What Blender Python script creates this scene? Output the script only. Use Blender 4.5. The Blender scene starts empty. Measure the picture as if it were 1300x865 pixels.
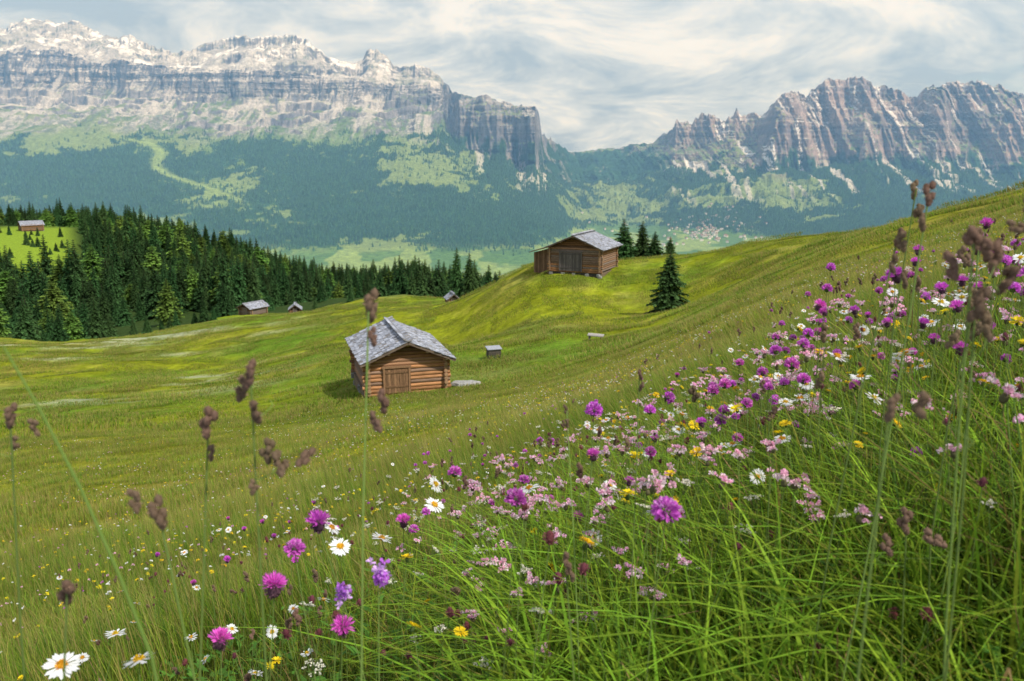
import bpy, math, numpy as np
from mathutils import Vector, Matrix
rng=np.random.default_rng(7)
scene=bpy.context.scene
scene.view_settings.view_transform='Standard'
scene.view_settings.look='None'
scene.view_settings.exposure=0

# ------------------------------------------------------------ noise
def _h(ix,iy,seed):
    n=(ix*374761393+iy*668265263+seed*974634777)&0xffffffff
    n=((n^(n>>13))*1274126177)&0xffffffff
    n=n^(n>>16)
    return n/4294967295.0
def vnoise(x,y,seed=0):
    x=np.asarray(x,float);y=np.asarray(y,float)
    ix=np.floor(x).astype(np.int64);iy=np.floor(y).astype(np.int64)
    fx=x-ix;fy=y-iy
    fx=fx*fx*fx*(fx*(fx*6-15)+10);fy=fy*fy*fy*(fy*(fy*6-15)+10)
    a=_h(ix,iy,seed);b=_h(ix+1,iy,seed);c=_h(ix,iy+1,seed);d=_h(ix+1,iy+1,seed)
    return (a+(b-a)*fx)*(1-fy)+(c+(d-c)*fx)*fy
def fbm(x,y,oct=5,seed=0,gain=.5):
    s=0;a=1;t=0
    for i in range(oct):
        s=s+a*(vnoise(x*2**i+i*17.3,y*2**i+i*9.7,seed+i)*2-1);t+=a;a*=gain
    return s/t
def ridged(x,y,oct=5,seed=0,gain=.55):
    s=0;a=1;t=0
    for i in range(oct):
        s=s+a*(1-np.abs(vnoise(x*2**i+i*11.3,y*2**i+i*5.7,seed+i)*2-1));t+=a;a*=gain
    return s/t
def sst(e0,e1,x):
    t=np.clip((x-e0)/(e1-e0),0,1);return t*t*(3-2*t)

# ------------------------------------------------------------ mesh helper
def fastmesh(name,V,F,col=None,mat=None,smooth=False,link=True,coll=None,matidx=None):
    V=np.asarray(V,np.float32).reshape(-1,3);F=np.asarray(F,np.int32)
    me=bpy.data.meshes.new(name)
    me.vertices.add(len(V));me.vertices.foreach_set('co',V.ravel())
    k=F.shape[1]
    me.loops.add(F.size);me.loops.foreach_set('vertex_index',F.ravel())
    me.polygons.add(len(F));me.polygons.foreach_set('loop_start',np.arange(0,F.size,k,dtype=np.int32))
    me.polygons.foreach_set('loop_total',np.full(len(F),k,np.int32))
    if smooth: me.polygons.foreach_set('use_smooth',np.ones(len(F),bool))
    me.update(calc_edges=True);me.validate()
    if col is not None:
        c=np.ones((len(V),4),np.float32);c[:,:3]=col
        at=me.color_attributes.new('Col','FLOAT_COLOR','POINT')
        at.data.foreach_set('color',c.ravel())
    if mat: me.materials.append(mat)
    ob=bpy.data.objects.new(name,me)
    if coll is not None: coll.objects.link(ob)
    elif link: scene.collection.objects.link(ob)
    return ob

class MB:
    """quad mesh builder with vertex colours"""
    def __init__(s): s.V=[];s.F=[];s.C=[];s.n=0
    def add(s,V,F,C):
        V=np.asarray(V,float).reshape(-1,3);F=np.asarray(F,int)
        if F.shape[1]==3: F=np.column_stack([F,F[:,2]])
        s.V.append(V);s.F.append(F+s.n);c=np.empty((len(V),3));c[:]=C;s.C.append(c);s.n+=len(V)
    def box(s,c,size,col,R=None):
        x,y,z=[d/2 for d in size]
        V=np.array([[-x,-y,-z],[x,-y,-z],[x,y,-z],[-x,y,-z],[-x,-y,z],[x,-y,z],[x,y,z],[-x,y,z]])
        if R is not None: V=V@np.array(R).T
        V=V+np.array(c)
        F=[[0,3,2,1],[4,5,6,7],[0,1,5,4],[1,2,6,5],[2,3,7,6],[3,0,4,7]]
        s.add(V,F,col)
    def tube(s,P,r,col,k=8,cap=True,capcol=None):
        P=np.asarray(P,float);n=len(P);r=np.broadcast_to(r,(n,))
        T=np.gradient(P,axis=0);T/=np.linalg.norm(T,axis=1)[:,None]+1e-9
        ref=np.array([0,0,1.]) if abs(T[0,2])<.9 else np.array([1.,0,0])
        A=np.cross(T,ref);A/=np.linalg.norm(A,axis=1)[:,None]+1e-9;B=np.cross(T,A)
        an=np.linspace(0,2*np.pi,k,endpoint=False)
        V=P[:,None]+r[:,None,None]*(np.cos(an)[None,:,None]*A[:,None]+np.sin(an)[None,:,None]*B[:,None])
        F=[]
        for i in range(n-1):
            for j in range(k):
                F.append([i*k+j,i*k+(j+1)%k,(i+1)*k+(j+1)%k,(i+1)*k+j])
        s.add(V.reshape(-1,3),F,col)
        if cap:
            cc=col if capcol is None else capcol
            for i in (0,n-1):
                ring=V[i];c=P[i]+(T[i]*r[i]*.08*(1 if i else -1))
                s.add(np.vstack([ring,c]),[[j,(j+1)%k,k,k] for j in range(k)],cc)
    def build(s,name,mat,**kw):
        V=np.vstack(s.V);F=np.vstack(s.F);C=np.vstack(s.C)
        me=bpy.data.meshes.new(name)
        me.from_pydata([tuple(v) for v in V],[],[tuple(f) if f[2]!=f[3] else tuple(f[:3]) for f in F.tolist()])
        c=np.ones((len(V),4),np.float32);c[:,:3]=C
        at=me.color_attributes.new('Col','FLOAT_COLOR','POINT');at.data.foreach_set('color',c.ravel())
        me.materials.append(mat);ob=bpy.data.objects.new(name,me)
        if kw.get('coll') is not None: kw['coll'].objects.link(ob)
        else: scene.collection.objects.link(ob)
        if kw.get('smooth'): me.polygons.foreach_set('use_smooth',np.ones(len(me.polygons),bool))
        if kw.get('parent'): ob.parent=kw['parent']
        return ob

def kites(base,d,side,L,W,mid=.55):
    L=np.broadcast_to(L,(len(base),))[:,None];W=np.broadcast_to(W,(len(base),))[:,None]
    V=np.stack([base,base+d*L*mid+side*W/2,base+d*L,base+d*L*mid-side*W/2],1)
    n=len(base);F=np.arange(4*n).reshape(n,4)
    return V.reshape(-1,3),F
def norm(v): return v/(np.linalg.norm(v,axis=-1,keepdims=True)+1e-9)

# ------------------------------------------------------------ materials
def newmat(name):
    m=bpy.data.materials.new(name);m.use_nodes=True;nt=m.node_tree;nt.nodes.clear();return m,nt
def N(nt,t,**kw):
    n=nt.nodes.new(t)
    for k,v in kw.items(): setattr(n,k,v)
    return n
def leafmat(name,transl=.3,rough=.6,rnd=.25,spec=.3,hue=.03):
    m,nt=newmat(name);L=nt.links.new
    at=N(nt,'ShaderNodeAttribute');at.attribute_name='Col'
    oi=N(nt,'ShaderNodeObjectInfo')
    mr=N(nt,'ShaderNodeMapRange');mr.inputs[3].default_value=1-rnd;mr.inputs[4].default_value=1+rnd
    L(oi.outputs['Random'],mr.inputs[0])
    mh=N(nt,'ShaderNodeMapRange');mh.inputs[3].default_value=.5-hue;mh.inputs[4].default_value=.5+hue
    mu=N(nt,'ShaderNodeMath',operation='MULTIPLY');mu.inputs[1].default_value=7.31
    fr=N(nt,'ShaderNodeMath',operation='FRACT');L(oi.outputs['Random'],mu.inputs[0]);L(mu.outputs[0],fr.inputs[0]);L(fr.outputs[0],mh.inputs[0])
    hs=N(nt,'ShaderNodeHueSaturation');L(at.outputs['Color'],hs.inputs['Color']);L(mr.outputs[0],hs.inputs['Value']);L(mh.outputs[0],hs.inputs['Hue'])
    p=N(nt,'ShaderNodeBsdfPrincipled');L(hs.outputs[0],p.inputs['Base Color']);p.inputs['Roughness'].default_value=rough
    p.inputs['Specular IOR Level'].default_value=spec
    t=N(nt,'ShaderNodeBsdfTranslucent');L(hs.outputs[0],t.inputs['Color'])
    mx=N(nt,'ShaderNodeMixShader');mx.inputs[0].default_value=transl
    L(p.outputs[0],mx.inputs[1]);L(t.outputs[0],mx.inputs[2])
    o=N(nt,'ShaderNodeOutputMaterial');L(mx.outputs[0],o.inputs[0])
    return m
M_grass=leafmat('grass_blades',.42,.6,.14,.12,.015)
M_petal=leafmat('flower_petals',.35,.7,.18,.1,.02)
M_stem=leafmat('flower_stem',.1,.6,0,.15,0)
M_needle=leafmat('conifer_needles',.15,.8,.35,.08,.02)

def woodmat(name,sc=(3,3,3),rough=.85):
    m,nt=newmat(name);L=nt.links.new
    at=N(nt,'ShaderNodeAttribute');at.attribute_name='Col'
    tc=N(nt,'ShaderNodeTexCoord');mp=N(nt,'ShaderNodeMapping');mp.inputs['Scale'].default_value=sc
    L(tc.outputs['Object'],mp.inputs[0])
    no=N(nt,'ShaderNodeTexNoise');no.inputs['Scale'].default_value=3;no.inputs['Detail'].default_value=8;no.inputs['Roughness'].default_value=.7
    L(mp.outputs[0],no.inputs['Vector'])
    mr=N(nt,'ShaderNodeMapRange');mr.inputs[1].default_value=.3;mr.inputs[2].default_value=.7;mr.inputs[3].default_value=.4;mr.inputs[4].default_value=1.45
    L(no.outputs[0],mr.inputs[0])
    mx=N(nt,'ShaderNodeMix',data_type='RGBA',blend_type='MULTIPLY');mx.inputs[0].default_value=1
    L(at.outputs['Color'],mx.inputs[6]);L(mr.outputs[0],mx.inputs[7])
    p=N(nt,'ShaderNodeBsdfPrincipled');L(mx.outputs[2],p.inputs['Base Color']);p.inputs['Roughness'].default_value=rough
    p.inputs['Specular IOR Level'].default_value=.2
    b=N(nt,'ShaderNodeBump');b.inputs['Strength'].default_value=.6;b.inputs['Distance'].default_value=.02;L(no.outputs[0],b.inputs['Height']);L(b.outputs[0],p.inputs['Normal'])
    o=N(nt,'ShaderNodeOutputMaterial');L(p.outputs[0],o.inputs[0]);return m
M_log=woodmat('weathered_logs',(.6,3,9));M_shingle=woodmat('wood_shingles',(4,4,4));M_plank=woodmat('planks',(9,9,.6))
M_stone=woodmat('stone',(3,3,3),.95)

# ------------------------------------------------------------ near terrain (world height function)
E0=.95
CP={ # azimuth ratio : [(y,z)...]
-1.3:[(1,-1.7),(4,-3.7),(10,-7.6),(40,-19),(130,-36),(300,-40),(600,-75),(1200,-230),(3400,-560)],
-.62:[(1,-1.36),(4,-2.65),(10,-5.1),(20,-8.3),(40,-13.4),(80,-21.6),(130,-28.6),(165,-34.5),(210,-42),(255,-41),(310,-33),(380,-33),(450,-34),(600,-62),(1200,-230),(3400,-560)],
-.47:[(170,-35.5),(250,-42),(340,-41),(430,-35),(520,-50),(700,-110)],
-.32:[(1,-1.27),(4,-2.3),(10,-4.5),(20,-7.6),(40,-12.7),(80,-20.4),(110,-24.3),(150,-28),(165,-30.6),(200,-37.3),(260,-44),(350,-46),(450,-53),(600,-95),(1200,-240),(3400,-560)],
-.257:[(190,-34.6)],
-.2:[(220,-36),(270,-50),(400,-62),(600,-110)],
-.13:[(20,-6.5),(45,-12.6),(52,-13.7),(80,-17.5),(120,-21.8),(150,-25.2),(180,-28.3),(230,-42),(300,-52),(420,-64)],
-.04:[(80,-17.4),(100,-18.8),(128,-20.6),(150,-25)],
0:[(1,-1.2),(4,-1.95),(10,-3.5),(20,-6.1),(35,-9.9),(48,-12.7),(70,-15.2),(85,-16.8),(100,-16.1),(115,-15.5),(150,-25),(200,-38),(350,-60),(600,-120),(1200,-260),(3400,-560)],
.084:[(50,-11.9),(70,-14.1),(90,-14.8),(105,-13.9),(118,-14.3),(150,-24)],
.186:[(4,-1.75),(10,-2.75),(20,-4.9),(40,-8.6),(60,-11.4),(80,-14),(95,-13.6),(110,-12.5),(140,-20)],
.3:[(1,-1.08),(4,-1.5),(10,-2.3),(20,-3.6),(40,-6.2),(70,-8.8),(98,-9.6),(130,-17),(200,-35),(350,-70),(600,-130),(1200,-260),(3400,-560)],
.42:[(4,-1.25),(10,-1.75),(20,-2.75),(40,-4.6),(85,-6.8),(120,-14)],
.6:[(1,-.96),(4,-1.0),(10,-1.25),(20,-1.7),(40,-2.15),(65,-2.3),(90,-6),(130,-20),(250,-60),(600,-140),(1200,-260),(3400,-560)],
1.2:[(1,-.8),(4,-.3),(10,.6),(20,1.6),(60,4),(90,3),(130,-5),(300,-60),(600,-150),(1200,-260),(3400,-560)]}
pc=[];pq=[]
for a,l in CP.items():
    th=math.atan(a)
    for y,z in l:
        r=y/math.cos(th);pc.append((2*th,math.log(r)));pq.append((z+E0)/r)
pc=np.array(pc);pq=np.array(pq)
CC=.22
D=np.sqrt(((pc[:,None]-pc[None])**2).sum(-1)+CC*CC)
NP_=len(pc);Mx=np.zeros((NP_+1,NP_+1));Mx[:NP_,:NP_]=D;Mx[:NP_,NP_]=1;Mx[NP_,:NP_]=1
wts=np.linalg.solve(Mx,np.append(pq,0))
def ground(x,y):
    x=np.atleast_1d(np.asarray(x,float));y=np.atleast_1d(np.asarray(y,float));sh=x.shape
    x=x.ravel();y=y.ravel()
    r=np.hypot(x,y)+1e-6;th=np.arctan2(x,y);out=np.empty_like(r)
    for i in range(0,len(r),20000):
        rr=np.maximum(r[i:i+20000],.3)
        u=2*th[i:i+20000];v=np.log(rr)
        d=np.sqrt((u[:,None]-pc[None,:,0])**2+(v[:,None]-pc[None,:,1])**2+CC*CC)
        out[i:i+20000]=(d@wts[:NP_]+wts[NP_])*r[i:i+20000]-E0
    amp=np.clip(r*.006,0,.55)
    out+=amp*fbm(x/11,y/11,4,3)*1.3+np.clip(r*.01,0,.035)*fbm(x/.7,y/.7,3,9)+np.clip((r-30)*.01,0,.6)*fbm(x/28,y/28,3,5)
    return out.reshape(sh)
def g1(x,y): return float(ground([x],[y])[0])

NT,NR=760,560
th=np.radians(np.linspace(-100,100,NT));rr=np.exp(np.linspace(math.log(.3),math.log(3400),NR))
TH,RR=np.meshgrid(th,rr);X=RR*np.sin(TH);Y=RR*np.cos(TH);Z=ground(X,Y)
I=np.arange(NT*NR).reshape(NR,NT)
F=np.stack([I[:-1,:-1],I[:-1,1:],I[1:,1:],I[1:,:-1]],-1).reshape(-1,4)
def grasscol(x,y):
    """large-scale meadow albedo, plus shade painted into the near ground"""
    x=np.asarray(x,float);y=np.asarray(y,float)
    a=fbm(x/9,y/9,6,21,.6)[...,None];b=fbm(x/35+5,y/22,5,31,.6)[...,None];c=fbm(x/2.2,y/2.2,4,41,.6)[...,None]
    base=np.array([.225,.25,.012]);lush=np.array([.12,.205,.016]);dry=np.array([.29,.245,.045])
    col=base+(lush-base)*sst(-.1,.5,b+.6*a)+(dry-base)*sst(.0,.45,a*.9-b*.5+.3*c)*.75
    col=col*(1+.5*c)
    r=np.hypot(x,y)[...,None]
    w=sst(.05,.4,fbm(x/16+3,y/7+1,5,77))[...,None]*sst(55,80,r)*(1-sst(150,175,r))*sst(.2,.35,-x/np.maximum(y,1))[...,None]
    col=col+(np.array([.55,.55,.42])-col)*w*.5
    return col*(.45+.55*sst(3,9,r))  # near ground darkened to paint the shaded gaps between grass blades
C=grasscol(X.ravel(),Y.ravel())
R1=RR.ravel()[:,None];AZ=(X/np.maximum(Y,.1)).ravel()[:,None]
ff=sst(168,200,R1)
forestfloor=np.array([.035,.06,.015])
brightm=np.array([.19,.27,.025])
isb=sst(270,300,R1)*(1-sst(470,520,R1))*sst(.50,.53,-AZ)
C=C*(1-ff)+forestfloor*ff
C=C*(1-isb)+brightm*isb

m,nt=newmat('meadow');L=nt.links.new
at=N(nt,'ShaderNodeAttribute');at.attribute_name='Col'
geo=N(nt,'ShaderNodeNewGeometry')
def noise(nt,vec,scale,det=8,ro=.6,dist=0):
    q=N(nt,'ShaderNodeTexNoise');q.inputs['Scale'].default_value=scale;q.inputs['Detail'].default_value=det;q.inputs['Roughness'].default_value=ro;q.inputs['Distortion'].default_value=dist
    nt.links.new(vec,q.inputs['Vector']);return q
n1=noise(nt,geo.outputs['Position'],1.3,10,.75)
mr=N(nt,'ShaderNodeMapRange');mr.inputs[1].default_value=.3;mr.inputs[2].default_value=.7;mr.inputs[3].default_value=.5;mr.inputs[4].default_value=1.5
L(n1.outputs[0],mr.inputs[0])
mx=N(nt,'ShaderNodeMix',data_type='RGBA',blend_type='MULTIPLY');mx.inputs[0].default_value=1;L(at.outputs['Color'],mx.inputs[6]);L(mr.outputs[0],mx.inputs[7])
p=N(nt,'ShaderNodeBsdfPrincipled');p.inputs['Roughness'].default_value=.95;p.inputs['Specular IOR Level'].default_value=.03;L(mx.outputs[2],p.inputs['Base Color'])
n2=noise(nt,geo.outputs['Position'],3.5,10,.8)
b=N(nt,'ShaderNodeBump');b.inputs['Strength'].default_value=.8;b.inputs['Distance'].default_value=.25;L(n2.outputs[0],b.inputs['Height']);L(b.outputs[0],p.inputs['Normal'])
o=N(nt,'ShaderNodeOutputMaterial');L(p.outputs[0],o.inputs[0]);M_meadow=m
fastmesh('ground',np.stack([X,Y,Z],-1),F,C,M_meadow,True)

# ------------------------------------------------------------ mountains
sky=np.array([(-750,120),(-650,128),(-583,132),(-570,139),(-543,150),(-516,147),(-507,142),(-484,145),(-466,137),(-449,131),(-422,129),(-404,122),(-377,112),(-359,115),(-332,124),(-305,131),(-278,129),(-269,134),(-247,133),(-224,122),(-206,110),(-188,105),(-176,99),(-168,105),(-160,117),(-152,121),(-144,115),(-135,104),(-126,97),(-108,103),(-94,98),(-81,90),(-74,80),(-67,70),(-45,65),(-9,60),(27,57),(31,45),(34,24),(45,17),(58,9),(72,6),(99,8),(126,9),(161,15),(179,32),(188,41),(197,38),(206,41),(215,47),(224,44),(238,37),(247,44),(260,52),(274,46),(283,39),(292,54),(305,67),(318,71),(332,69),(341,77),(359,82),(386,83),(413,80),(440,72),(457,65),(466,76),(484,78),(502,85),(520,84),(547,76),(574,67),(583,64),(750,55)],float)
KEYS=[
(-750,[(2.8,-215),(4.5,-122),(5.8,-45),(6.9,22),(7.9,52),(8.6,80),(8.85,104),(10.8,'s'),(12.2,20)]),
(-583,[(2.8,-215),(4.5,-122),(5.8,-45),(6.9,28),(7.9,55),(8.6,78),(8.8,105),(10.3,'s'),(12.2,20)]),
(-400,[(2.8,-215),(4.5,-124),(5.8,-50),(6.9,16),(7.9,52),(8.6,78),(8.8,103),(10.0,'s'),(12.2,20)]),
(-300,[(2.8,-215),(4.5,-124),(5.8,-52),(6.9,12),(7.9,45),(8.5,74),(8.7,101),(9.9,'s'),(12.2,20)]),
(-200,[(2.8,-215),(4.5,-124),(5.8,-55),(6.9,10),(7.9,43),(8.5,68),(8.7,86),(9.5,'s'),(12,0)]),
(-130,[(2.8,-215),(4.5,-124),(5.7,-58),(6.8,8),(7.6,36),(8.3,62),(8.6,73),(9.2,'s'),(12,0)]),
(-78,[(2.8,-215),(4.5,-124),(5.6,-62),(6.6,0),(7.2,25),(8.0,54),(8.6,64),(9.0,'s'),(12,0)]),
(-60,[(2.8,-215),(4.5,-124),(5.6,-64),(6.4,-16),(6.8,0),(7.05,14),(7.25,50),(8.0,'s'),(12,-20)]),
(26,[(2.8,-215),(4.5,-124),(5.5,-76),(6.1,-48),(6.5,-30),(6.8,-14),(6.95,40),(7.6,'s'),(12,-40)]),
(36,[(2.8,-215),(4.6,-124),(5.6,-80),(6.2,-55),(6.8,-36),(7.3,-18),(7.7,-4),(8.4,'s'),(12,-40)]),
(72,[(2.8,-215),(4.8,-118),(5.8,-95),(6.8,-68),(7.5,-45),(8.4,-24),(9.2,-5),(9.9,'s'),(12,-40)]),
(126,[(2.8,-215),(4.8,-118),(5.9,-95),(6.8,-72),(7.5,-45),(8.4,-22),(9.2,-3),(9.9,'s'),(12,-40)]),
(172,[(2.8,-215),(4.8,-118),(6.0,-95),(6.8,-70),(7.4,-42),(8.0,-18),(8.6,2),(9.3,'s'),(12,-40)]),
(185,[(2.8,-215),(4.8,-118),(6.0,-93),(6.7,-66),(7.3,-38),(8.0,-10),(8.5,14),(8.8,'s'),(12,-40)]),
(280,[(2.8,-215),(4.8,-118),(5.9,-92),(6.4,-62),(6.9,-30),(7.5,-4),(8.0,16),(8.4,'s'),(12,-40)]),
(300,[(2.8,-215),(4.8,-118),(5.8,-88),(6.3,-60),(6.8,-30),(7.3,-4),(7.55,38),(8.0,'s'),(11,-40)]),
(450,[(2.8,-215),(4.8,-118),(5.7,-80),(6.2,-56),(6.7,-32),(7.1,-10),(7.4,32),(8.0,'s'),(11,-40)]),
(583,[(2.8,-215),(4.8,-118),(5.7,-80),(6.2,-56),(6.7,-34),(7.1,-12),(7.4,30),(8.0,'s'),(11,-40)]),
(750,[(2.8,-215),(4.8,-118),(5.7,-80),(6.2,-56),(6.7,-34),(7.1,-12),(7.4,30),(8.0,'s'),(11,-40)])]
NC=1700
Acol=np.linspace(-.75,.75,NC)
KA=np.array([k[0] for k in KEYS])/1000
skyE=np.interp(Acol,sky[:,0]/1000,sky[:,1]/1000)
spire=sst(.165,.18,Acol)*(1-sst(.285,.30,Acol))
rightm1=sst(.28,.31,Acol)
leftm=(1-sst(-.075,-.055,Acol))
skyE=skyE+(ridged(Acol*8000/110,0*Acol+.4,4,301,.6)-.62)*(.018*spire+.009*rightm1+.008*leftm+.002)
nodeY=[];nodeE=[]
for k in range(9):
    nodeY.append(np.interp(Acol,KA,[c[1][k][0]*1000 for c in KEYS]))
    nodeE.append(skyE if k==7 else np.interp(Acol,KA,[c[1][k][1]/1000 for c in KEYS]))
nodeY=np.array(nodeY);nodeE=np.array(nodeE)
wx=Acol*8000
bshift=[0,0,60,120,220,300,300,220,100]
for k in range(9):
    nb=ridged(wx/620+.05*k,np.full(NC,.3+k*.12),5,100)-.55
    nodeY[k]-=nb*bshift[k]*1.6
for k,am in ((4,.012),(5,.020),(6,.020)):
    nodeE[k]=nodeE[k]+fbm(wx/900,np.full(NC,k*.7),4,140)*am*(Acol<-.07)+fbm(wx/500,np.full(NC,k*2.7),4,150)*.012*rightm1
for k in (5,6): nodeE[k]=np.minimum(nodeE[k],skyE-(.005 if k==6 else .018))
seg=[14,40,60,70,70,90,110,24]
rows=[];tt=[]
for k in range(8):
    f=np.linspace(0,1,seg[k],endpoint=(k==7))
    for t in f: rows.append((nodeY[k]*(1-t)+nodeY[k+1]*t,nodeE[k]*(1-t)+nodeE[k+1]*t));tt.append(k+t)
MY=np.array([r[0] for r in rows]);ME=np.array([r[1] for r in rows]);tt=np.array(tt)[:,None]
MXx=Acol[None]*MY;MZ=ME*MY
cl=sst(4.5,5.1,tt)*(1-sst(7.5,8,tt))
up=sst(3,4.2,tt)
LM=leftm[None]
LU=LM*sst(6.0,6.12,tt)
MZ=MZ+fbm(MXx/420,MY/420,6,55,.55)*(16+35*up)*sst(1,2,tt)*1.1
MZ=MZ-ridged(MXx/230+MY/3000,MY/1100,4,66)*45*sst(1.5,3,tt)*(1-sst(5.0,5.6,tt))+18
MZ=MZ+(ridged(MXx/330,MY/420,5,77,.6)-.5)*120*sst(2.9,3.6,tt)*(1-sst(4.7,5.2,tt))
MZ=MZ+(ridged(MXx/150,MY/150,5,88,.62)-.55)*75*cl*(1-.45*LU)
MZ=MZ+(ridged(MXx/500,MY/420,5,188,.5)-.55)*150*sst(6.05,6.5,tt)*(1-sst(6.75,7.0,tt))
def terr(z,step,off,lo):
    q=(z+off)/step;f=np.floor(q);return (f+sst(lo,1,q-f))*step-off
off=fbm(MXx/700,MY/700,5,501)*150
MZ=MZ+(terr(MZ,190,off,.45)-MZ)*.55*LU*(1-sst(6.93,7.0,tt))*sst(-.25,.15,fbm(MXx/350,MY/350,4,531))
off2=fbm(MXx/400,MY/400,5,511)*120
MZ=MZ+(terr(MZ,110,off2,.6)-MZ)*.75*sst(3.3,3.7,tt)*(1-sst(4.8,5.0,tt))*sst(-.1,.25,fbm(MXx/500,MY/500,3,521))
butt=(ridged(MXx/300+MZ/2600,MZ/1500,5,188,.6)-.55)*430+(ridged(MXx/85,MZ/700,4,189)-.5)*110
led=fbm(MZ/48,MXx/1300,4,99,.6)
cw=cl*(1-.75*LU)
MY2=MY-butt*cw+led*32*cl*(1-.7*LU)
MXx=Acol[None]*MY2
nr=len(rows)
I=np.arange(nr*NC).reshape(nr,NC)
F=np.stack([I[:-1,:-1],I[:-1,1:],I[1:,1:],I[1:,:-1]],-1).reshape(-1,4)
P=np.stack([MXx,MY2,MZ],-1)
du=np.gradient(P,axis=1);dv=np.gradient(P,axis=0);nn=norm(np.cross(du,dv));nz=np.abs(nn[...,2])
rightm=sst(.15,.2,Acol)[None,:]
h=MZ+fbm(MXx/500,MY2/500,5,12)*130+100*rightm
q1=fbm(MXx/160,MY2/160,6,13,.65);q2=fbm(MXx/700,MY2/700,5,14);st=fbm(MXx/60,MY2/700,5,15,.6)
q3=fbm(MXx/55,MY2/70,4,17,.7)
strat=fbm(MZ/38,MXx/900,4,16,.6)
def c3(*v): return np.array(v)
rock=c3(.13,.135,.17)+(c3(.31,.30,.315)-c3(.13,.135,.17))*sst(-.4,.5,.5*strat+.9*q1+.3*q3)[...,None]
rock=rock*(1-.5*sst(.05,.5,st+.5*q1))[...,None]
rock=rock*(1+(c3(1.25,1.03,.92)-1)*rightm[...,None])
scree=c3(.48,.47,.46)
grass=c3(.12,.19,.06)+(c3(.21,.26,.11)-c3(.12,.19,.06))*sst(-.3,.4,q2)[...,None]
forest=c3(.027,.08,.037)*(1+.7*q1[...,None])
clear=c3(.17,.29,.06)
mtop=grass+(scree-grass)*sst(-.15,.28,q1*.7+q3*.35+st*.5+sst(100,700,h)*.3-.12)[...,None]
col=mtop
rk=sst(.84,.66,nz+.12*q1)*sst(-60,90,h)*(1-LU)
rk=np.maximum(rk,cl*sst(.88,.70,nz+.22*LU))
col=col+(rock-col)*np.clip(rk,0,1)[...,None]
dark=sst(.05,.4,q1+q3*.6)*sst(40,120,h)*(1-sst(330,430,h))*(rk<.5)
col=col+(c3(.04,.085,.04)-col)*(dark*.7)[...,None]
fprob=(1-sst(20,230,h+110*q1+110*st+60*q3))
fprob=fprob*(1-.93*sst(.10,.28,q1*.5+q2*.8+.35*q3))
fprob=fprob*(1-.9*sst(.05,.17,q2+.5*q1+.3*q3)*(1-sst(-420,-260,h)))
meadc=grass*.6+clear*.4
col=np.where((h<230)[...,None],col+(meadc-col)*(1-np.clip(rk,0,1))[...,None]*sst(260,120,h)[...,None],col)
chute=sst(.05,.3,fbm(MXx/85,MY2/1600,4,215,.6)+.25*q1)*sst(3.0,4.2,tt)*(1-sst(5.0,5.3,tt))*(rightm+.8*(Acol[None]<.04))
chute=chute*(1-sst(.05,.1,Acol[None])*(1-sst(.16,.19,Acol[None])))
col=col+(scree*1.1-col)*np.clip(chute,0,1)[...,None]*.9
fprob=fprob*(1-chute)
col=col+(forest-col)*sst(.25,.65,fprob)[...,None]
vm=(1-sst(-520,-470,MZ+25*q1))
fields=c3(.11,.22,.05)+(c3(.27,.38,.10)-c3(.11,.22,.05))*sst(-.05,.05,fbm(MXx/180,MY2/260,3,640))[...,None]
col=col+(fields-col)*(vm*.9)[...,None]
ctr=-.405+.02*np.sin(MZ/60)+ .00025*np.clip(-MZ,-300,300)+.006*q1
run=np.exp(-((Acol[None]-ctr)/.008)**2)*sst(-330,-250,MZ)*(1-sst(120,220,MZ))
run=np.maximum(run,np.exp(-((Acol[None]+.345)/.03)**2-((MZ+230)/55)**2)*sst(-.3,.1,q1)*sst(-.5,0,q3))
col=col+(c3(.27,.38,.11)-col)*np.clip(run*1.2,0,1)[...,None]*.85
pale=sst(560,850,MZ)*sst(.5,.72,nz)
pc_=c3(.36,.35,.355)+(c3(.60,.59,.58)-c3(.36,.35,.355))*sst(-.35,.35,q1+.5*q3)[...,None]
col=col+(pc_-col)*(pale*.9)[...,None]
sn=sst(800,950,MZ)*sst(.5,.75,nz)*sst(.06,.2,q1*.6+q2*.5+.3*q3)*(Acol[None]<-.07)
col=col+(c3(.9,.91,.93)-col)*sn[...,None]*.95
snr=sst(.24,.38,fbm(MXx/50,MY2/600,3,230))*sst(.32,.5,nz)*rightm*cl
col=col+(c3(.78,.78,.80)-col)*(snr*.85)[...,None]
fp=fprob*(1-vm)*(1-np.clip(run*1.5,0,1))*(tt>1.0)*(tt<4.9)
fp=np.maximum(fp-.04,0)+.015*((h<120)&(tt>1)&(tt<4.5)&(vm<.6))

m,nt=newmat('mountain_surface');L=nt.links.new
at=N(nt,'ShaderNodeAttribute');at.attribute_name='Col';geo=N(nt,'ShaderNodeNewGeometry')
n1=noise(nt,geo.outputs['Position'],.03,12,.75)
mr=N(nt,'ShaderNodeMapRange');mr.inputs[1].default_value=.3;mr.inputs[2].default_value=.7;mr.inputs[3].default_value=.5;mr.inputs[4].default_value=1.5
L(n1.outputs[0],mr.inputs[0])
mx=N(nt,'ShaderNodeMix',data_type='RGBA',blend_type='MULTIPLY');mx.inputs[0].default_value=1;L(at.outputs['Color'],mx.inputs[6]);L(mr.outputs[0],mx.inputs[7])
p=N(nt,'ShaderNodeBsdfPrincipled');p.inputs['Roughness'].default_value=1;p.inputs['Specular IOR Level'].default_value=0;L(mx.outputs[2],p.inputs['Base Color'])
n2=noise(nt,geo.outputs['Position'],.02,12,.7)
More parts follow.
